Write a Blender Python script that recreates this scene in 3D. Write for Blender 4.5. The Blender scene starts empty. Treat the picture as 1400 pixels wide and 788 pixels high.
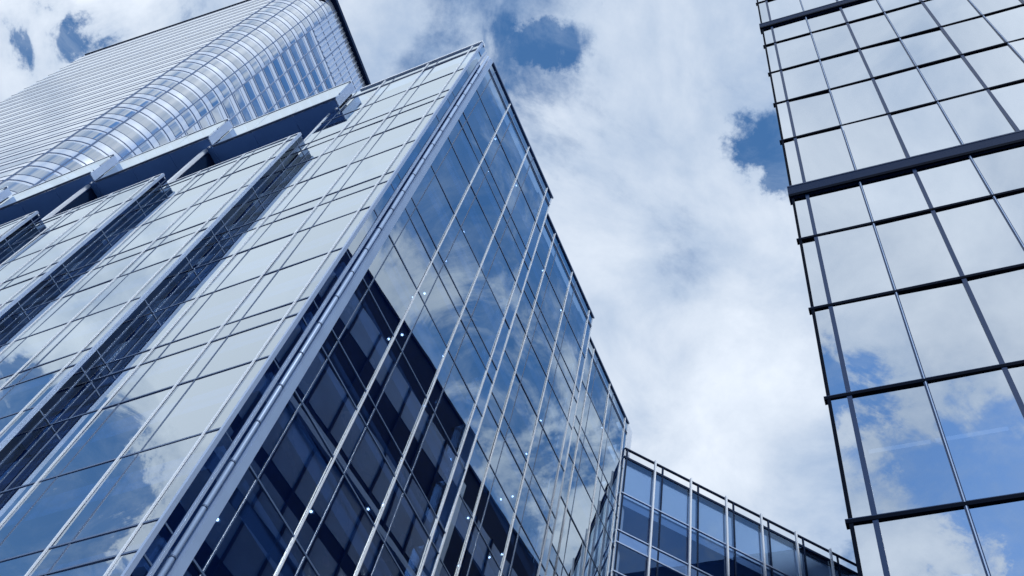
import bpy, bmesh, math, random
from mathutils import Vector, Matrix
random.seed(11)
R_ = math.radians
scene = bpy.context.scene
COL = scene.collection
EYE = 1.6                                   # eye height above the paving

# ------------------------------------------------------------------ camera
F_PX = 1481.46
CAM = Matrix(((0.94818, 0.31774, 0.0), (-0.27705, 0.82675, 0.48965), (0.15558, -0.46427, 0.87190)))
# rows of CAM are world X, Y, Z expressed in (image right, image down, forward)
cd = bpy.data.cameras.new('camera'); cam = bpy.data.objects.new('camera', cd); COL.objects.link(cam)
cd.sensor_width = 36.0; cd.lens = F_PX / 1400 * 36.0
cd.clip_start = 0.1; cd.clip_end = 6000
right = Vector(CAM.col[0]).normalized(); fwd = Vector(CAM.col[2]).normalized()
fwd = (fwd - right * fwd.dot(right)).normalized(); up = right.cross(fwd)
cam.matrix_world = Matrix(((right.x, up.x, -fwd.x, 0), (right.y, up.y, -fwd.y, 0), (right.z, up.z, -fwd.z, EYE), (0, 0, 0, 1)))
scene.camera = cam

def seen_size(pts):
    """how large a polygon shows from the standing point (for choosing which repeats become parts)"""
    q = []
    for p in pts:
        v = Vector(p) - Vector((0, 0, EYE)); w = v.dot(fwd)
        if w < 0.5: return 0.0
        q.append((v.dot(right) / w * F_PX, -v.dot(up) / w * F_PX))
    cx = sum(a for a, b in q) / len(q); cy = sum(b for a, b in q) / len(q)
    if abs(cx) > 760 or abs(cy) > 450: return 0.0
    a = 0
    for i in range(len(q)):
        x0, y0 = q[i]; x1, y1 = q[(i + 1) % len(q)]; a += x0 * y1 - x1 * y0
    return abs(a) / 2 + 0.01

# ------------------------------------------------------------------ materials
def mat(name, col, rough=0.5, metal=0.0, noise=0.0, scale=3.0, spec=0.5):
    m = bpy.data.materials.new(name); m.use_nodes = True
    nt = m.node_tree; b = nt.nodes['Principled BSDF']
    b.inputs['Base Color'].default_value = (*col, 1); b.inputs['Roughness'].default_value = rough
    b.inputs['Metallic'].default_value = metal; b.inputs['Specular IOR Level'].default_value = spec
    if noise:
        tc = nt.nodes.new('ShaderNodeTexCoord'); n = nt.nodes.new('ShaderNodeTexNoise')
        n.inputs['Scale'].default_value = scale; n.inputs['Detail'].default_value = 6
        nt.links.new(tc.outputs['Object'], n.inputs['Vector'])
        r = nt.nodes.new('ShaderNodeMapRange'); r.inputs['To Min'].default_value = 1 - noise; r.inputs['To Max'].default_value = 1 + noise
        nt.links.new(n.outputs['Fac'], r.inputs['Value'])
        mx = nt.nodes.new('ShaderNodeVectorMath'); mx.operation = 'SCALE'; mx.inputs[0].default_value = col
        nt.links.new(r.outputs['Result'], mx.inputs['Scale']); nt.links.new(mx.outputs['Vector'], b.inputs['Base Color'])
        r2 = nt.nodes.new('ShaderNodeMapRange'); r2.inputs['To Min'].default_value = max(0.03, rough - 0.12); r2.inputs['To Max'].default_value = rough + 0.12
        nt.links.new(n.outputs['Fac'], r2.inputs['Value']); nt.links.new(r2.outputs['Result'], b.inputs['Roughness'])
    return m

def glass(name, r0, power, rtint, ttint, bump=0.0, bscale=0.5, rough=0.0):
    """coated facade glass: a mirror that strengthens towards grazing view over a tinted see-through pane"""
    m = bpy.data.materials.new(name); m.use_nodes = True
    nt = m.node_tree; nt.nodes.clear(); L = nt.links
    out = nt.nodes.new('ShaderNodeOutputMaterial'); mix = nt.nodes.new('ShaderNodeMixShader')
    lw = nt.nodes.new('ShaderNodeLayerWeight'); lw.inputs['Blend'].default_value = 0.5
    pw = nt.nodes.new('ShaderNodeMath'); pw.operation = 'POWER'; pw.inputs[1].default_value = power
    L.new(lw.outputs['Facing'], pw.inputs[0])
    ma = nt.nodes.new('ShaderNodeMath'); ma.operation = 'MULTIPLY_ADD'; ma.inputs[1].default_value = 1 - r0; ma.inputs[2].default_value = r0
    ma.use_clamp = True
    L.new(pw.outputs[0], ma.inputs[0])
    tr = nt.nodes.new('ShaderNodeBsdfTransparent'); tr.inputs['Color'].default_value = (*ttint, 1)
    gl = nt.nodes.new('ShaderNodeBsdfGlossy'); gl.inputs['Roughness'].default_value = rough
    oi = nt.nodes.new('ShaderNodeObjectInfo'); mr = nt.nodes.new('ShaderNodeMapRange'); mr.inputs['To Min'].default_value = 0.91; mr.inputs['To Max'].default_value = 1.0
    L.new(oi.outputs['Random'], mr.inputs['Value'])
    sc = nt.nodes.new('ShaderNodeVectorMath'); sc.operation = 'SCALE'; sc.inputs[0].default_value = rtint; L.new(mr.outputs['Result'], sc.inputs['Scale'])
    L.new(sc.outputs['Vector'], gl.inputs['Color'])
    if bump:
        tc = nt.nodes.new('ShaderNodeTexCoord'); n = nt.nodes.new('ShaderNodeTexNoise'); n.inputs['Scale'].default_value = bscale
        n.inputs['Detail'].default_value = 1.5
        L.new(tc.outputs['Object'], n.inputs['Vector'])
        bp = nt.nodes.new('ShaderNodeBump'); bp.inputs['Strength'].default_value = bump; bp.inputs['Distance'].default_value = 0.02
        L.new(n.outputs['Fac'], bp.inputs['Height']); L.new(bp.outputs['Normal'], gl.inputs['Normal'])
    L.new(ma.outputs[0], mix.inputs['Fac']); L.new(tr.outputs[0], mix.inputs[1]); L.new(gl.outputs[0], mix.inputs[2])
    L.new(mix.outputs[0], out.inputs['Surface'])
    return m

def lamp_mat(name, col, s):
    m = bpy.data.materials.new(name); m.use_nodes = True; nt = m.node_tree; nt.nodes.clear()
    e = nt.nodes.new('ShaderNodeEmission'); e.inputs['Color'].default_value = (*col, 1); e.inputs['Strength'].default_value = s
    o = nt.nodes.new('ShaderNodeOutputMaterial'); nt.links.new(e.outputs[0], o.inputs['Surface'])
    return m

M = dict(
    glass=glass('blue_coated_glass', 0.36, 1.9, (0.85, 0.945, 1.0), (0.40, 0.58, 0.85), 0.12, 0.35),
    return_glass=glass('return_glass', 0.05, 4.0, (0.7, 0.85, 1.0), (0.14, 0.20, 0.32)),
    wing_glass=glass('dark_blue_glass', 0.12, 3.0, (0.66, 0.83, 1.0), (0.64, 0.75, 0.88), 0.10, 0.4),
    mirror=glass('silver_mirror_glass', 0.80, 3.0, (0.90, 0.95, 1.0), (0.3, 0.4, 0.6), 0.10, 0.3),
    side_glass=glass('smoked_glass', 0.06, 5.0, (0.5, 0.65, 0.9), (0.15, 0.2, 0.3)),
    tower_glass=glass('tower_window_glass', 0.66, 2.2, (0.90, 0.95, 1.0), (0.10, 0.16, 0.3), 0.05, 0.3),
    fin=mat('white_coated_fin', (0.76, 0.84, 0.95), 0.32, 0.0, 0.05, 1.5),
    column=mat('pale_metal_column', (0.33, 0.46, 0.69), 0.4, 0.1, 0.12, 0.8),
    edge=mat('pale_edge_frame', (0.38, 0.50, 0.72), 0.35, 0.2, 0.08, 1.2),
    mullion=mat('blue_grey_mullion', (0.075, 0.125, 0.235), 0.4, 0.2, 0.1, 2.0),
    transom=mat('slate_blue_transom', (0.11, 0.175, 0.31), 0.4, 0.2, 0.1, 2.0),
    bar=mat('near_black_bar', (0.002, 0.005, 0.014), 0.7, 0.0, 0.2, 1.0, 0.02),
    band=mat('navy_spandrel', (0.005, 0.019, 0.060), 0.55, 0.0, 0.15, 0.7, 0.06),
    bmull=mat('steel_blue_mullion', (0.012, 0.036, 0.105), 0.4, 0.0, 0.1, 1.0, 0.2),
    soffit=mat('navy_soffit_panel', (0.125, 0.275, 0.62), 0.45, 0.1, 0.15, 0.6),
    slab=mat('grey_blue_ceiling', (0.15, 0.27, 0.50), 0.8, 0, 0.2, 0.4),
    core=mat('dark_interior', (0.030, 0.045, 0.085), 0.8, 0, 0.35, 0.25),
    blind=mat('interior_panel', (0.30, 0.43, 0.66), 0.8, 0, 0.15, 0.5),
    roller=mat('pale_roller_blind', (0.62, 0.75, 0.92), 0.8, 0, 0.08, 0.4),
    flank=mat('slate_blue_flank_panel', (0.09, 0.20, 0.42), 0.25, 0, 0.55, 0.35),
    lamp=lamp_mat('downlight', (0.85, 0.93, 1.0), 6.0),
    clad=mat('tower_steel_cladding', (0.78, 0.85, 0.95), 0.14, 0.6, 0.06, 0.15),
    clad_white=mat('tower_pale_cladding', (0.74, 0.82, 0.94), 0.22, 0.3, 0.06, 0.15),
    tline=mat('tower_dark_joint', (0.11, 0.18, 0.34), 0.5, 0.0, 0.1, 0.2),
    side=mat('dark_side_cladding', (0.003, 0.010, 0.030), 0.6, 0, 0.3, 0.3, 0.05),
    paving=mat('stone_paving', (0.13, 0.16, 0.21), 0.85, 0, 0.2, 0.8),
    roof=mat('roof_membrane', (0.16, 0.18, 0.22), 0.9, 0, 0.2, 0.3),
)

# ------------------------------------------------------------------ helpers
def az(d): return Vector((math.sin(R_(d)), math.cos(R_(d)), 0))
class Frame:
    """a facade: s runs along it, o points out of it, z is height above the eye level + EYE"""
    def __init__(self, origin, along, out, base):
        self.o = Vector(origin); self.es = along; self.eo = out; self.base = Vector(base)
    def w(self, s, o, z): return self.o + self.es * s + self.eo * o + Vector((0, 0, z))
    def l(self, s, o, z): return self.w(s, o, z) - self.base

def box(bm, fr, s0, s1, o0, o1, z0, z1):
    v = [bm.verts.new(fr.l(s, o, z)) for z in (z0, z1) for s, o in ((s0, o0), (s1, o0), (s1, o1), (s0, o1))]
    for f in ((0, 1, 2, 3), (4, 5, 6, 7), (0, 1, 5, 4), (1, 2, 6, 5), (2, 3, 7, 6), (3, 0, 4, 7)):
        bm.faces.new([v[i] for i in f])
def quad(bm, fr, s0, s1, o, z0, z1, ta=0.0, tb=0.0):
    sm, zm = (s0 + s1) / 2, (z0 + z1) / 2
    v = [bm.verts.new(fr.l(s, o + (s - sm) * ta + (z - zm) * tb, z)) for s, z in ((s0, z0), (s1, z0), (s1, z1), (s0, z1))]
    bm.faces.new(v)
def tube(bm, fr, s, o, r, z0, z1, n=10):
    a = [[bm.verts.new(fr.l(s + r * math.cos(2 * math.pi * i / n), o + r * math.sin(2 * math.pi * i / n), z)) for i in range(n)] for z in (z0, z1)]
    for i in range(n):
        j = (i + 1) % n; f = bm.faces.new((a[0][i], a[0][j], a[1][j], a[1][i])); f.smooth = True
    bm.faces.new(a[0]); bm.faces.new(a[1])

def finish(name, bm, material, parent=None, label=None, kind=None, bevel=0.0):
    bmesh.ops.recalc_face_normals(bm, faces=bm.faces[:])
    me = bpy.data.meshes.new(name); bm.to_mesh(me); bm.free(); me.materials.append(material)
    o = bpy.data.objects.new(name, me); COL.objects.link(o)
    if parent: o.parent = parent
    if label: o['label'] = label
    if kind: o['kind'] = kind
    return o
def part(name, material, parent, *boxes, label=None, kind=None):
    bm = bmesh.new()
    for b in boxes: box(bm, *b)
    return finish(name, bm, material, parent, label, kind)
def thing(name, loc, label, cat, group=None):
    o = bpy.data.objects.new(name, None); COL.objects.link(o); o.location = loc
    o['label'] = label; o['category'] = cat
    if group: o['group'] = group
    return o

class Repeats:
    """collects repeats of one part; the largest seen become parts, the rest one part"""
    def __init__(self, name, material, parent, cap=100):
        self.n, self.m, self.p, self.cap, self.items = name, material, parent, cap, []
    def add(self, build, pts): self.items.append((seen_size(pts), build))
    def done(self):
        self.items.sort(key=lambda t: -t[0])
        for k, (sz, b) in enumerate(self.items[:self.cap]):
            if sz <= 0: break
            bm = bmesh.new(); b(bm); finish(self.n, bm, self.m, self.p)
        else: k = min(self.cap, len(self.items))
        rest = self.items[k:]
        if rest:
            bm = bmesh.new()
            for sz, b in rest: b(bm)
            finish(self.n, bm, self.m, self.p, kind='stuff')

def add_pane(rep, fr, s0, s1, o, z0, z1, wob=0.003):
    ta, tb = random.gauss(0, wob), random.gauss(0, wob)
    rep.add(lambda bm: quad(bm, fr, s0, s1, o, z0, z1, ta, tb), [fr.w(s0, o, z0), fr.w(s1, o, z0), fr.w(s1, o, z1), fr.w(s0, o, z1)])
def add_box(rep, fr, s0, s1, o0, o1, z0, z1):
    rep.add(lambda bm: box(bm, fr, s0, s1, o0, o1, z0, z1), [fr.w(s0, o1, z0), fr.w(s1, o1, z0), fr.w(s1, o1, z1), fr.w(s0, o1, z1)])

H = lambda h: h + EYE                       # heights below were measured from the eye

# ------------------------------------------------------------------ ground
bm = bmesh.new()
for s in (3000,):
    v = [bm.verts.new((x, y, 0)) for x, y in ((-s, -s), (s, -s), (s, s), (-s, s))]; bm.faces.new(v)
finish('ground', bm, M['paving'], kind='structure')

# ================================================================== the stepped glass office block
CORNER = az(-15.1) * 22.0
block = thing('office_building', CORNER, 'stepped glass office block with white vertical fins and a sharp corner, at centre', 'building')
FL = Frame(CORNER, az(-50.387), az(219.613), CORNER)
FR = Frame(CORNER, az(39.986), az(129.986), CORNER)
LEV = [19.6 + 3.925 * k for k in range(-5, 12)]            # storey lines, the last one at 62.8
TOP = H(64.15); TERR = 54.5
DOUBLE = {k for k in range(17) if (k - 5) % 3 == 0}
lines = []                                                  # every transom height, doubles included
for k, z in enumerate(LEV):
    lines.append(z)
    if k in DOUBLE: lines.append(z - 1.17)
lines = sorted(h for h in lines if h > -1)

panes = Repeats('glass_pane', M['glass'], block, 100)
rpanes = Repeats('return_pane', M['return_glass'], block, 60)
trans = Repeats('transom', M['transom'], block, 100)
lights = Repeats('ceiling_light', M['lamp'], block, 100)

def glaze(fr, sx, o, z0, z1, skip_top=False):
    """panes between the fins/mullions sx and the transoms"""
    zs = [z0] + [H(h) for h in lines if z0 + 0.3 < H(h) < z1 - 0.3] + [z1]
    for a, b in zip(sx[:-1], sx[1:]):
        for c, d in zip(zs[:-1], zs[1:]): add_pane(panes, fr, a, b, o, c, d)
    for z in zs[1:-1]:
        add_box(trans, fr, sx[0] + 0.02, sx[-1] - 0.02, o - 0.08, o + 0.026, z - 0.034, z + 0.034)

def fins(fr, ss, o, z0, z1, w=0.026):
    for s in ss:
        part('fin', M['fin'], block, (fr, s - w, s + w, o + 0.010, o + 0.065, z0, z1))
def mullions(fr, ss, o, z0, z1):
    for s in ss:
        part('mullion', M['mullion'], block, (fr, s - 0.022, s + 0.022, o - 0.09, o + 0.018, z0, z1))

# ---- right hand face: three bays, each a step further back
RB = [(0.30, 9.80, 0.0, [3.06, 6.08, 9.06]), (9.2, 18.92, -0.76, [12.2, 15.2, 18.28]), (18.2, 27.75, -1.58, [21.2, 24.2, 27.2])]
for n, (s0, s1, o, fs) in enumerate(RB):
    ms = [f + 0.72 for f in ([0.1] if n == 0 else [fs[0] - 3.02]) + fs[:-1]]
    ms = [m for m in ms if m > s0 + .2]
    glaze(FR, sorted([s0, s1] + fs), o, 0.0, TOP)
    fins(FR, fs, o, 0.0, TOP - 0.1)
    mullions(FR, ms, o, 0.0, TOP - 0.15)
    # bay's far end: a pale glazed edge and the return that steps back
    part('edge_frame', M['fin'], block, (FR, s1, s1 + 0.06, o - 0.10, o + 0.04, 0.0, TOP + 0.02))
    if n < 2:
        o2 = RB[n + 1][2]
        part('return_panel', M['edge'], block, (FR, s1 + 0.005, s1 + 0.07, o2 + 0.06, o - 0.125, 0.0, TOP - 0.05))
    part('coping', M['mullion'], block, (FR, s0, s1 + 0.1, o - 0.25, o + 0.085, TOP, TOP + 0.16))
    part('coping_rail', M['mullion'], block, (FR, s0, s1, o - 0.09, o + 0.042, H(62.95) - 0.04, H(62.95) + 0.07))
part('end_column', M['fin'], block, (FR, 27.85, 28.5, -2.3, -1.52, 0.0, TOP - .05))

# ---- corner column: two pale tubes beside a flat pilaster, ladder ties to the left bay
bm = bmesh.new(); box(bm, FR, 0.0, 0.30, -0.25, 0.05, 0, TOP + 0.05)
finish('corner_column', bm, M['column'], block)
bm = bmesh.new(); tube(bm, FR, -0.20, -0.02, 0.085, 0, TOP - 0.3, 14)
ct = finish('corner_tube', bm, M['column'], block)
bm = bmesh.new()
z = 3.0
while z < TOP - 2:
    tube(bm, FR, -0.20, -0.02, 0.095, z, z + 0.07, 14); z += 1.96
finish('tube_collar', bm, M['mullion'], ct)
part('corner_frame', M['edge'], block, (FR, -0.50, -0.42, -0.12, 0.0, 0, TOP - 0.2))

# ---- left hand face: bays that step forward to the left
LBAY = [(0.03, 9.65, 1.07, TOP), (9.0, 18.7, 1.85, H(TERR)), (18.0, 27.7, 2.50, H(TERR)), (27.0, 36.7, 3.15, H(TERR)), (36.0, 45.7, 3.85, H(TERR))]
for n, (s0, s1, o, zt) in enumerate(LBAY):
    fs = [s0 + 0.65, s0 + 3.70, s0 + 6.76]
    glaze(FL, [s0 + .1] + fs + [s1], o, 0.0, zt)
    fins(FL, fs, o, 0.0, zt + (0.05 if n else -0.1))
    mullions(FL, [fs[1] - 0.74, fs[2] - 0.74, s1 - 0.74], o, 0.0, zt - 0.1)
    part('edge_frame', M['edge'], block, (FL, s0, s0 + 0.10, o - 0.12, o + 0.03, 0.0, zt + 0.1), label='pale frame down the right edge of a bay')
    part('edge_frame', M['fin'], block, (FL, s1, s1 + 0.10, o - 0.10, o + 0.05, 0.0, H(60.7) if n == 0 else zt))
    # the return of the bay, glazed, facing the corner
    back = 0.0 if n == 0 else LBAY[n - 1][2]
    depth = o - back
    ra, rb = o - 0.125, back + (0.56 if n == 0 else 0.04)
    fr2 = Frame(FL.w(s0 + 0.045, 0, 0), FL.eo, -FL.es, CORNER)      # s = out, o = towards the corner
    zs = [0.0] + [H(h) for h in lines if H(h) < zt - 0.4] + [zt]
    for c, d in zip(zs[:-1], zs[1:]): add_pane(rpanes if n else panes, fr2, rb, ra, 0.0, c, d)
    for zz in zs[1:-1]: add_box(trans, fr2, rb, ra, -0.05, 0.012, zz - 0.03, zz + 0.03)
    if n: part('return_mullion', M['mullion'], block, (fr2, (ra + rb) / 2 - 0.02, (ra + rb) / 2 + 0.03, -0.05, 0.035, 0, zt))
    if n == 0:
        part('coping', M['fin'], block, (FL, s0, s1 - 1.0, o - 0.3, o + 0.09, zt, zt + 0.22))
        part('coping_rail', M['mullion'], block, (FL, s0 + .1, s1, o - 0.09, o + 0.042, H(62.9) - 0.04, H(62.9) + 0.06))
    else:
        part('coping', M['fin'], block, (FL, s0 + .1, s1, o - 0.3, o + 0.04, zt, zt + 0.12))
        # top storey glass fascia over an open terrace, and its dark soffit
        za, zb = H(60.8), H(64.1)
        for a, b in ((s0 - 0.05, s0 + 3.0), (s0 + 3.0, s0 + 6.0), (s0 + 6.0, s0 + 8.95)): add_pane(panes, FL, a, b, o, za + 0.16, zb)
        part('fascia_trim', M['fin'], block, (FL, s0 - 0.05, s0 + 8.95, o - 0.1, o + 0.03, zb, zb + 0.12))
        part('fascia_trim', M['mullion'], block, (FL, s0 - 0.05, s0 + 8.95, o - 0.1, o + 0.02, za, za + 0.15))
        part('fascia_end', M['edge'], block, (FL, s0 - 0.05, s0 + 0.02, o - 0.60, o - 0.1, za, zb + 0.06))
        part('fascia_bracket', M['fin'], block, (FL, s0 + 0.08, s0 + 0.2, o - 0.66, o - 0.58, za - 0.25, za + 1.4))
        for q in range(3):
            part('soffit_panel', M['soffit'], block, (FL, s0 + 0.06 + q * 3.0, s0 + 3.03 + q * 3.0, -3.6, o - 0.12, za + 0.02, za + 0.1))
        part('edge_frame', M['fin'], block, (FL, s1 - 0.28, s1, o - 0.2, o - 0.02, zt + 0.13, za - 0.01))
        part('terrace_void_panel', M['band'], block, (FL, s1 - 0.26, s1 - 0.06, -3.55, o - 0.32, zt + 0.13, za - 0.01))  # dark panel added to give the black wedge of the shaded terrace void
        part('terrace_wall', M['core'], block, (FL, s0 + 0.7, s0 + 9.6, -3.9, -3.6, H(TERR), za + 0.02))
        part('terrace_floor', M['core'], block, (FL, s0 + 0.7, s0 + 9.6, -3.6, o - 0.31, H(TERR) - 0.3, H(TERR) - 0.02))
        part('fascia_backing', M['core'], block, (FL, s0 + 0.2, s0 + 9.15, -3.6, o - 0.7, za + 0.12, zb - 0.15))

# ---- inside: floors with ceilings, the core, downlights
for k, z in enumerate(LEV):
    if z < 0.5: continue
    zb, zt = H(z) - 1.10, H(z) - 0.03
    bx = [(FR, -0.55, 9.3, -8.0, -0.35, zb, zt), (FR, 9.3, 18.4, -8.0, -1.1, zb, zt), (FR, 18.4, 27.6, -8.0, -1.9, zb, zt)]
    for n, (s0, s1, o, ztop) in enumerate(LBAY):
        if H(z) < ztop - 0.5: bx.append((FL, max(8.05, s0 + .4), s0 + 9.4, -6.0, o - 0.35, zb, zt))
    part('floor_slab', M['slab'], block, *bx)
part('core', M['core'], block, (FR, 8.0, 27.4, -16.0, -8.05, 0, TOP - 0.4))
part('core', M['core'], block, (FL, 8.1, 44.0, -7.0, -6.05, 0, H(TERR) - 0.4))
part('roof_deck', M['roof'], block, (FR, -0.5, 27.2, -16.0, -1.9, TOP - 0.35, TOP - 0.15))
rnd = random.Random(4)
for k in range(1, len(LEV)):
    zc = H(LEV[k]) - 1.13
    for i in range(9):
        s0 = 1.55 + i * 3.03 + rnd.uniform(-.5, .5)
        for d in (0.7, 1.35):
            if rnd.random() < (0.55 if d < 1 else 0.3) or (i == 0 and k > 6): continue
            o = (-0.35 if s0 < 9.3 else -1.1 if s0 < 18.4 else -1.9) - d
            def disc(bm, s=s0, o=o, z=zc):
                v = [bm.verts.new(FR.l(s + .05 * math.cos(t * math.pi / 4), o + .05 * math.sin(t * math.pi / 4), z + h)) for h in (0, .03) for t in range(8)]
                bm.faces.new(v[:8]); bm.faces.new(v[8:])
                for t in range(8): bm.faces.new((v[t], v[(t + 1) % 8], v[8 + (t + 1) % 8], v[8 + t]))
            lights.add(disc, [FR.w(s0 - .1, o - .1, zc), FR.w(s0 + .1, o - .1, zc), FR.w(s0 + .1, o + .1, zc), FR.w(s0 - .1, o + .1, zc)])
# interior partitions and beams behind the right face
for n, (s0, s1, o, fs) in enumerate(RB):
    for k, z in enumerate(LEV[1:-1]):
        r = rnd.random()
        a = s0 + 0.8 + rnd.random() * 2.5
        part('partition', M['blind'], block, (FR, a, min(s1 - .6, a + 2 + rnd.random() * 5), o - 4.2 - r, o - 4.0 - r, H(z), H(z) + 1.5 + rnd.random() * 1.25))
for s in (2.0, 8.0, 14.0, 20.0, 26.0):
    bm = bmesh.new(); tube(bm, FR, s, -3.4, 0.32, 0, TOP - 0.4, 14); finish('interior_column', bm, M['blind'], block)
panes.done(); rpanes.done(); trans.done(); lights.done()

# ================================================================== low wing at the end of the right face
DW = 44.8
WO = az(14.0) * DW
wing = thing('wing_building', WO, 'lower dark blue glass wing with an open rail along its flat roof', 'building')
FW = Frame(WO, az(80.075), az(170.075), WO)
WTOP = 1.3657 * DW
wp = Repeats('glass_pane', M['wing_glass'], wing, 100)
wf = [0.0528 * DW + 2.795 * k for k in range(-1, 11)]
wl = [56.35 - 3.68 * k for k in range(0, 15)]
zs = sorted([H(60.05)] + [H(h) for h in wl] + [H(h) - 1.1 for h in wl[1::2]]); zs = [max(z, 0) for z in zs if z > -1]
sx = [0.12] + wf[1:] + [wf[-1] + 1.5]
for a, b in zip(sx[:-1], sx[1:]):
    for c, d in zip(zs[:-1], zs[1:]): add_pane(wp, FW, a, b, 0.0, c, d, 0.0015)
wp.done()
for z in zs[1:-1]: part('transom', M['edge'], wing, (FW, 0.1, sx[-1], -0.08, 0.05, z - 0.05, z + 0.05))
for s in wf[1:]: part('fin', M['fin'], wing, (FW, s - 0.06, s + 0.06, 0.06, 0.22, 0, H(WTOP) + 0.02))
for s in wf[:-1]: part('mullion', M['band'], wing, (FW, s + 0.62, s + 0.72, -0.10, 0.03, 0, H(60.05)))
part('roof_edge', M['band'], wing, (FW, 0.05, sx[-1], -0.15, 0.045, H(60.05), H(60.25)))
rail = part('roof_rail', M['band'], wing, (FW, 0.05, sx[-1], -0.10, 0.05, H(WTOP) - 0.12, H(WTOP)))
for s in wf[:-1]: part('post', M['band'], rail, (FW, s + 0.62, s + 0.73, -0.09, 0.02, H(60.25), H(WTOP) - 0.12))
part('roof_deck', M['roof'], wing, (FW, 0.05, sx[-1], -14, -0.16, H(59.9), H(60.15)))
for k, h in enumerate(wl[:10]): part('floor_slab', M['slab'], wing, (FW, 0.3, sx[-1] - .3, -8, -0.2, H(h) - 0.9, H(h) - 0.06))
part('core', M['core'], wing, (FW, 0.3, sx[-1] - .3, -14, -8.05, 0, H(59.8)))
part('blind', M['roller'], wing, (FW, 0.3, sx[-1] - .3, -0.35, -0.3, H(56.4), H(60.0)))
for h in wl[1::2]: part('spandrel_panel', M['edge'], wing, (FW, 0.14, sx[-1] - .1, -0.07, -0.03, H(h) - 1.04, H(h) - 0.06))

# ================================================================== mirror block on the right
DB = 13.2
BO = az(32.1) * DB
mblock = thing('mirror_building', BO, 'mirror glass block at the right with black horizontal bars reflecting the clouds', 'building')
FB = Frame(BO, az(125.105), az(215.105), BO)       # s runs from the visible corner towards the viewer's right
FS = Frame(BO, az(35.105), az(305.105), BO)        # its dark flank
BH = H(66.3)
rows = [1.193 - 0.2925 * k for k in range(4, 0, -1)] + [1.1933, 1.493, 1.7868, 2.0838]
BL = [h * DB for h in rows]
BANDS = [(2.303, 2.3663), (3.775, 3.8438)]
up_rows = [2.6721, 2.9691, 3.26, 3.5683]
top_rows = [4.1566, 4.45, 4.74]
hl = sorted([(h - .075, h + .075) for h in BL + [r * DB for r in up_rows + top_rows]] + [(a * DB, b * DB) for a, b in BANDS])
hl = [(H(a), H(b)) for a, b in hl if H(b) > 0.3]
mv = [0.032 * DB + 1.511 * k for k in range(0, 22)]
striplight = lamp_mat('strip_light', (0.85, 0.92, 1.0), 0.7)
for k, h in enumerate(BL):
    for j, (a, b) in enumerate(((0.55, 1.75), (1.85, 3.2), (3.45, 4.9), (5.3, 7.6))):
        if k < 6 and (k * 3 + j * 2) % 5 < 3: part('strip_light', striplight, mblock, (FB, a, b, -0.75, -0.68, H(h) - 0.95 - .12 * (k % 2), H(h) - 0.91 - .12 * (k % 2)))
bp = Repeats('glass_pane', M['mirror'], mblock, 100)
edges = [0.0] + [x for ab in hl for x in ab] + [BH - .4]
sx = [0.02] + mv
for c, d in zip(edges[0::2], edges[1::2]):
    for a, b in zip(sx[:-1], sx[1:]): add_pane(bp, FB, a, b, 0.0, c, d, 0.006)
bp.done()
for a, b in hl:
    if b - a > 0.5:
        sp = part('spandrel_band', M['band'], mblock, (FB, -0.10, sx[-1], -0.2, 0.05, a, b))
        part('lip', M['bar'], sp, (FB, -0.10, sx[-1], 0.052, 0.10, a - 0.02, a + 0.14))
        part('lip', M['bmull'], sp, (FB, -0.10, sx[-1], 0.052, 0.065, b - 0.06, b + 0.01))
    else:
        t = part('transom', M['bar'], mblock, (FB, -0.09, sx[-1], -0.1, 0.045, a + .02, b - .03))
        part('cap', M['bmull'], t, (FB, -0.09, sx[-1], -0.1, 0.04, b - 0.03, b - 0.005))
for k, s in enumerate(mv):
    w = 0.036 if k % 2 else 0.050
    mm = part('mullion', M['bmull'], mblock, (FB, s - w, s + w, -0.1, 0.03, 0, BH - .3))
    if k % 2 == 1: part('highlight_strip', M['column'], mm, (FB, s - 0.006, s + 0.016, 0.031, 0.042, 0, BH - .3))  # pale strip stands in for the highlight down every other mullion
part('corner_post', M['bar'], mblock, (FB, -0.03, 0.045, -0.12, 0.035, 0, BH - .2))
part('side_wall', M['side'], mblock, (FS, 0.13, 48.0, -0.3, 0.0, 0, BH - .25))
bands = [(59.4, 62.7), (51.2, 55.2), (45.6, 49.5), (41.6, 44.4), (37.5, 40.4)] + [(33.0 - 3.9 * k, 35.6 - 3.9 * k) for k in range(9)]
for za, zb in bands:
    part('side_window', M['flank'], mblock, (FS, 0.8, 27.2, 0.002, 0.03, H(za), H(zb)), (FS, 28.9, 47.0, 0.002, 0.03, H(za), H(zb)))
for k in range(19):
    if k not in (0, 1, 11): part('side_mullion', M['side'], mblock, (FS, 2.2 + 2.4 * k, 2.34 + 2.4 * k, 0.031, 0.16, 0.5, H(62.8)))
part('ledge', M['edge'], mblock, (FS, 9.5, 27.3, 0.162, 0.42, H(49.65), H(50.15)), label='pale ledge along the dark flank')
part('parapet', M['side'], mblock, (FS, -0.05, 48.0, -0.5, 0.12, BH - .25, BH))
part('core', M['core'], mblock, (FB, 0.4, mv[-1], -46, -1.2, 0, BH - .5))
part('coping', M['band'], mblock, (FB, -0.1, sx[-1], -0.51, 0.14, BH - .39, BH - .02))
part('downpipe', M['fin'], mblock, (FS, 27.75, 28.45, 0.04, 0.5, 0, H(63.4)), label='pale boxed duct down the dark flank')

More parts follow.
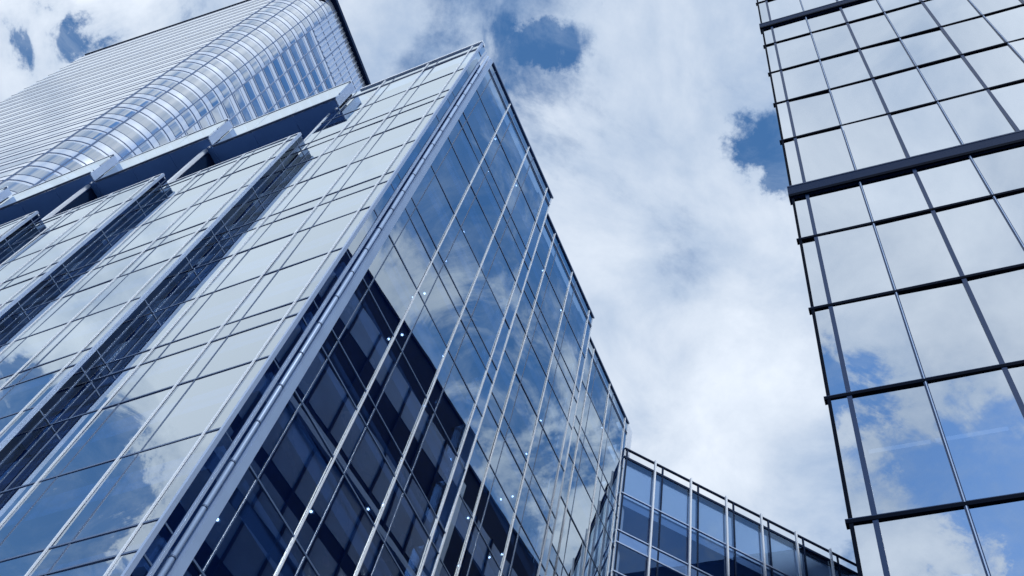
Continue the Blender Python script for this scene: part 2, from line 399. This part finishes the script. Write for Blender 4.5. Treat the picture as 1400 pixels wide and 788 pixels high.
# ================================================================== tall tower behind, with a rounded corner
TH = 200.0
TO = az(-46.37) * 133.76
tower = thing('tower', TO, 'tall striped steel tower with a rounded corner rising behind the stepped block at upper left', 'skyscraper')
E1, E2 = az(125.1), az(35.1)
RAD, W1, W2 = 6.5, 54.1, 60.0
def plan(off=0.0, narc=12, start=0.0):
    """outline of the two visible faces and the rounded corner, grown outwards by off"""
    pts = [(start, -off)]
    cx, cy = W1 - RAD, RAD
    for i in range(narc + 1):
        t = -math.pi / 2 + math.pi / 2 * i / narc
        pts.append((cx + (RAD + off) * math.cos(t), cy + (RAD + off) * math.sin(t)))
    pts.append((W1 + off, W2))
    return pts
def tp(a, b, z): return E1 * a + E2 * b + Vector((0, 0, z))
def strip(bm, pts, z0, z1, smooth=True):
    lo = [bm.verts.new(tp(a, b, z0)) for a, b in pts]; hi = [bm.verts.new(tp(a, b, z1)) for a, b in pts]
    for i in range(len(pts) - 1):
        f = bm.faces.new((lo[i], lo[i + 1], hi[i + 1], hi[i])); f.smooth = smooth
def ring(bm, o0, o1, z0, z1):
    a = plan(o0); b = plan(o1)
    rows = [[bm.verts.new(tp(x, y, z)) for x, y in p] for p, z in ((a, z0), (b, z0), (b, z1), (a, z1))]
    n = len(a)
    for r in range(4):
        q = rows[(r + 1) % 4]
        for i in range(n - 1): bm.faces.new((rows[r][i], rows[r][i + 1], q[i + 1], q[i]))
    bm.faces.new([rows[r][0] for r in range(4)]); bm.faces.new([rows[r][-1] for r in range(4)])
FT1 = Frame(EYE * 0 * E1 + TO, E1, -E2, TO)     # left face
FT2 = Frame(TO + E1 * W1, E2, E1, TO)           # right face
bm = bmesh.new(); strip(bm, plan(0.0), 0, H(TH) - 0.6); finish('cladding', bm, M['clad'], tower)
bm = bmesh.new()
strip(bm, [(0.0, 0.0), (0.0, W2), (W1, W2)], 0, H(TH) - .6, False); finish('rear_wall', bm, M['clad'], tower)
bm = bmesh.new(); bm.faces.new([bm.verts.new(tp(a, b, H(TH) - 0.7)) for a, b in plan() + [(0.0, W2)]]); finish('roof_deck', bm, M['roof'], tower)
FLOOR = 4.2
zf = [H(TH) - 2.0 - FLOOR * k for k in range(47)]
for z in zf:
    bm = bmesh.new(); ring(bm, -0.1, 0.055, z - 0.07, z + 0.07); finish('floor_joint', bm, M['tline'], tower)
for k, z in enumerate(zf[:36]):                       # ribbon glass on the left face and round the corner
    zb = z - FLOOR
    bm = bmesh.new(); strip(bm, plan(0.05)[:-1], zb + 1.55, zb + 3.55); finish('ribbon_window', bm, M['tower_glass'], tower)
wn = Repeats('window', M['tower_glass'], tower, 100)
lv = Repeats('louvre', M['clad_white'], tower, 100)
for k, z in enumerate(zf[:40]):
    zb = z - FLOOR
    for q in range(18):
        s0 = RAD + 0.15 + q * 2.9
        if k < 3: continue
        add_pane(wn, FT2, s0 + 0.12, s0 + 2.72, 0.06, zb + 0.45, zb + 2.35, 0.002)
        add_box(lv, FT2, s0 + 0.12, s0 + 2.72, 0.0, 0.045, zb + 2.95, zb + 3.75)
wn.done(); lv.done()
for q in range(19):
    s0 = RAD + 0.15 + q * 2.9
    part('mullion', M['tline'], tower, (FT2, s0 - 0.08, s0 + 0.04, 0.0, 0.10, 0, H(TH) - .6))
for q in range(52):
    s0 = RAD + 0.5 + q
    part('screen_fin', M['clad'], tower, (FT2, s0, s0 + 0.3, 0.07, 0.16, zf[3] + .2, H(TH) - .7))
for t in (0.12, 0.45, 0.80):
    a = -math.pi / 2 + math.pi / 2 * t
    bm = bmesh.new(); c = (W1 - RAD + (RAD + .06) * math.cos(a), RAD + (RAD + .06) * math.sin(a))
    f = Frame(TO + E1 * c[0] + E2 * c[1], E2, E1, TO); box(bm, f, -0.07, 0.07, -0.1, 0.05, 0, H(TH) - .6); finish('mullion', bm, M['tline'], tower)
part('roof_edge', M['band'], tower, (FT1, 0.0, W1 - 3.0, -0.6, 0.18, H(TH) - 0.55, H(TH) - 0.1), label='thin dark edge along the roof')
part('roof_edge', M['band'], tower, (FT2, 2.5, W2, -0.6, 0.8, H(TH) - 0.58, H(TH) + 0.4), label='deep dark overhang along the roof')

# ------------------------------------------------------------------ sky
SUN_AZ, SUN_EL = 176.0, 40.0
world = bpy.data.worlds.new('World'); scene.world = world; world.use_nodes = True
nt = world.node_tree; nt.nodes.clear(); LK = nt.links
N = lambda t: nt.nodes.new(t)
sky = N('ShaderNodeTexSky'); sky.sky_type = 'NISHITA'; sky.sun_disc = False
sky.sun_elevation = R_(SUN_EL); sky.sun_rotation = R_(SUN_AZ); sky.air_density = 1.0; sky.dust_density = 0.3; sky.ozone_density = 3.0
tc = N('ShaderNodeTexCoord')
def math_(op, a, b=None, c=None, clamp=False):
    n = N('ShaderNodeMath'); n.operation = op; n.use_clamp = clamp
    for i, x in enumerate((a, b, c)):
        if x is None: continue
        if isinstance(x, (int, float)): n.inputs[i].default_value = x
        else: LK.new(x, n.inputs[i])
    return n.outputs[0]
def noise(vec, scale, detail, rough, dist=0.0):
    n = N('ShaderNodeTexNoise'); n.inputs['Scale'].default_value = scale; n.inputs['Detail'].default_value = detail
    n.inputs['Roughness'].default_value = rough; n.inputs['Distortion'].default_value = dist; LK.new(vec, n.inputs['Vector']); return n
def smooth(v, a, b, lo=0.0, hi=1.0):
    n = N('ShaderNodeMapRange'); n.interpolation_type = 'SMOOTHSTEP'; LK.new(v, n.inputs['Value'])
    for k, x in (('From Min', a), ('From Max', b), ('To Min', lo), ('To Max', hi)): n.inputs[k].default_value = x
    return n.outputs['Result']
direction = tc.outputs['Generated']
sep = N('ShaderNodeSeparateXYZ'); LK.new(direction, sep.inputs[0])
den = math_('ADD', math_('MAXIMUM', sep.outputs['Z'], 0.0), 0.35)
comb = N('ShaderNodeCombineXYZ'); LK.new(math_('DIVIDE', sep.outputs['X'], den), comb.inputs[0]); LK.new(math_('DIVIDE', sep.outputs['Y'], den), comb.inputs[1])
flat = comb.outputs[0]                         # a cloud layer seen in perspective
# ragged edges for the gaps between the clouds
wn_ = noise(flat, 6.0, 9, 0.66)
off = N('ShaderNodeVectorMath'); off.operation = 'SUBTRACT'; LK.new(wn_.outputs['Color'], off.inputs[0]); off.inputs[1].default_value = (0.5, 0.5, 0.5)
off2 = N('ShaderNodeVectorMath'); off2.operation = 'SCALE'; LK.new(off.outputs[0], off2.inputs[0]); off2.inputs['Scale'].default_value = 0.27
wd = N('ShaderNodeVectorMath'); wd.operation = 'ADD'; LK.new(direction, wd.inputs[0]); LK.new(off2.outputs[0], wd.inputs[1])
wdn = N('ShaderNodeVectorMath'); wdn.operation = 'NORMALIZE'; LK.new(wd.outputs[0], wdn.inputs[0])
# (azimuth, elevation, radius in degrees, amount): + opens a gap of clear sky, - thickens the cloud
GAPS = [(-6.4, 74.2, 2.6, 0.55), (-12, 71, 5, 0.15), (28.6, 69.2, 2.9, 0.85), (-50.8, 55.0, 5.0, 1.9), (-44.5, 62.5, 7, 1.2), (-5, 70.5, 6, 0.25), (-22, 73, 8, 0.25), (15, 63, 6, 0.22),
        (-80, 37, 14, 1.35), (-74, 44, 9, 0.9), (-66, 59, 9, -0.5), (-81, 49.5, 5, -0.8), (-66, 51.0, 5.0, 1.15), (-77, 61, 24, -1.7),
        (84, 62, 21, 0.60), (78, 53.5, 9, 0.40), (66.0, 51.0, 5.5, -1.1),
        (-150, 52, 7, 0.85), (-142.8, 55, 3.8, 0.9), (-152.5, 47, 5, 1.0), (-144.2, 58.6, 1.8, 0.7), (-146.5, 48.3, 3.6, -0.6), (-144.3, 52.3, 2.2, -0.6),
        (138, 50, 15, 0.6), (106, 60, 9, 0.7), (12, 50, 16, -0.5), (23, 52, 8, -0.9), (-160, 64, 18, -0.9), (180, 60, 16, -0.8)]
body = noise(flat, 3.4, 11, 0.62, 0.35).outputs['Fac']
dens = math_('MULTIPLY_ADD', body, 4.4, -1.33)
ragged = smooth(noise(flat, 9.0, 9, 0.62, 0.8).outputs['Fac'], 0.36, 0.60, 0.30, 1.30)
for a, e, r, amt in GAPS:
    d = (math.sin(R_(a)) * math.cos(R_(e)), math.cos(R_(a)) * math.cos(R_(e)), math.sin(R_(e)))
    dp = N('ShaderNodeVectorMath'); dp.operation = 'DOT_PRODUCT'; LK.new(wdn.outputs[0], dp.inputs[0]); dp.inputs[1].default_value = d
    g = smooth(dp.outputs['Value'], math.cos(R_(r)), math.cos(R_(r * 0.1)))
    if amt > 0: g = math_('MULTIPLY', g, ragged)
    dens = math_('MULTIPLY_ADD', g, -amt, dens)
haze = smooth(sep.outputs['Z'], 0.60, 0.80, 0.16, 0.03)
wisp = math_('ADD', haze, smooth(noise(flat, 11.0, 10, 0.66, 1.2).outputs['Fac'], 0.42, 0.72, 0.0, 0.34))
mask = math_('MAXIMUM', smooth(dens, -0.05, 0.80, 0.0, 1.0), wisp)
shade = math_('ADD', math_('MULTIPLY', noise(flat, 2.6, 8, 0.55, 0.3).outputs['Fac'], 1.1), math_('MULTIPLY', noise(flat, 8.0, 9, 0.6, 0.5).outputs['Fac'], 0.9))
shade = math_('SUBTRACT', shade, 0.50)
ramp = N('ShaderNodeValToRGB'); LK.new(math_('MULTIPLY_ADD', math_('SUBTRACT', dens, 0.75), 0.17, shade), ramp.inputs['Fac'])
cr = ramp.color_ramp
cr.elements[0].position = 0.25; cr.elements[0].color = (0.34, 0.47, 0.69, 1)
cr.elements[1].position = 0.90; cr.elements[1].color = (0.90, 0.975, 1.08, 1)
for pos, col in ((0.45, (0.52, 0.63, 0.80, 1)), (0.62, (0.685, 0.775, 0.91, 1))):
    e = cr.elements.new(pos); e.color = col
hs = N('ShaderNodeHueSaturation'); hs.inputs['Saturation'].default_value = 1.22; hs.inputs['Hue'].default_value = 0.498; hs.inputs['Value'].default_value = 1.24; LK.new(sky.outputs[0], hs.inputs['Color'])
b1 = N('ShaderNodeBackground'); LK.new(hs.outputs[0], b1.inputs['Color']); b1.inputs['Strength'].default_value = 0.15
b2 = N('ShaderNodeBackground'); LK.new(ramp.outputs[0], b2.inputs['Color']); b2.inputs['Strength'].default_value = 1.0
mx = N('ShaderNodeMixShader'); LK.new(mask, mx.inputs[0]); LK.new(b1.outputs[0], mx.inputs[1]); LK.new(b2.outputs[0], mx.inputs[2])
wo = N('ShaderNodeOutputWorld'); LK.new(mx.outputs[0], wo.inputs['Surface'])

sl = bpy.data.lights.new('sun', 'SUN'); sl.energy = 2.4; sl.angle = R_(8); sl.color = (1.0, 0.985, 0.96)
so = bpy.data.objects.new('sun', sl); COL.objects.link(so)
sd = Vector((math.sin(R_(SUN_AZ)) * math.cos(R_(SUN_EL)), math.cos(R_(SUN_AZ)) * math.cos(R_(SUN_EL)), math.sin(R_(SUN_EL))))
so.rotation_euler = sd.to_track_quat('Z', 'Y').to_euler(); so.location = (0, -40, 120)

# ------------------------------------------------------------------ render
scene.render.engine = 'CYCLES'
scene.cycles.max_bounces = 10; scene.cycles.glossy_bounces = 6; scene.cycles.transparent_max_bounces = 16; scene.cycles.diffuse_bounces = 3
scene.cycles.caustics_reflective = False; scene.cycles.caustics_refractive = False
scene.render.resolution_x = 1024; scene.render.resolution_y = 576
scene.view_settings.view_transform = 'Standard'; scene.view_settings.look = 'None'
scene.view_settings.exposure = 0.0; scene.view_settings.gamma = 1.0; scene.view_settings.use_curve_mapping = False
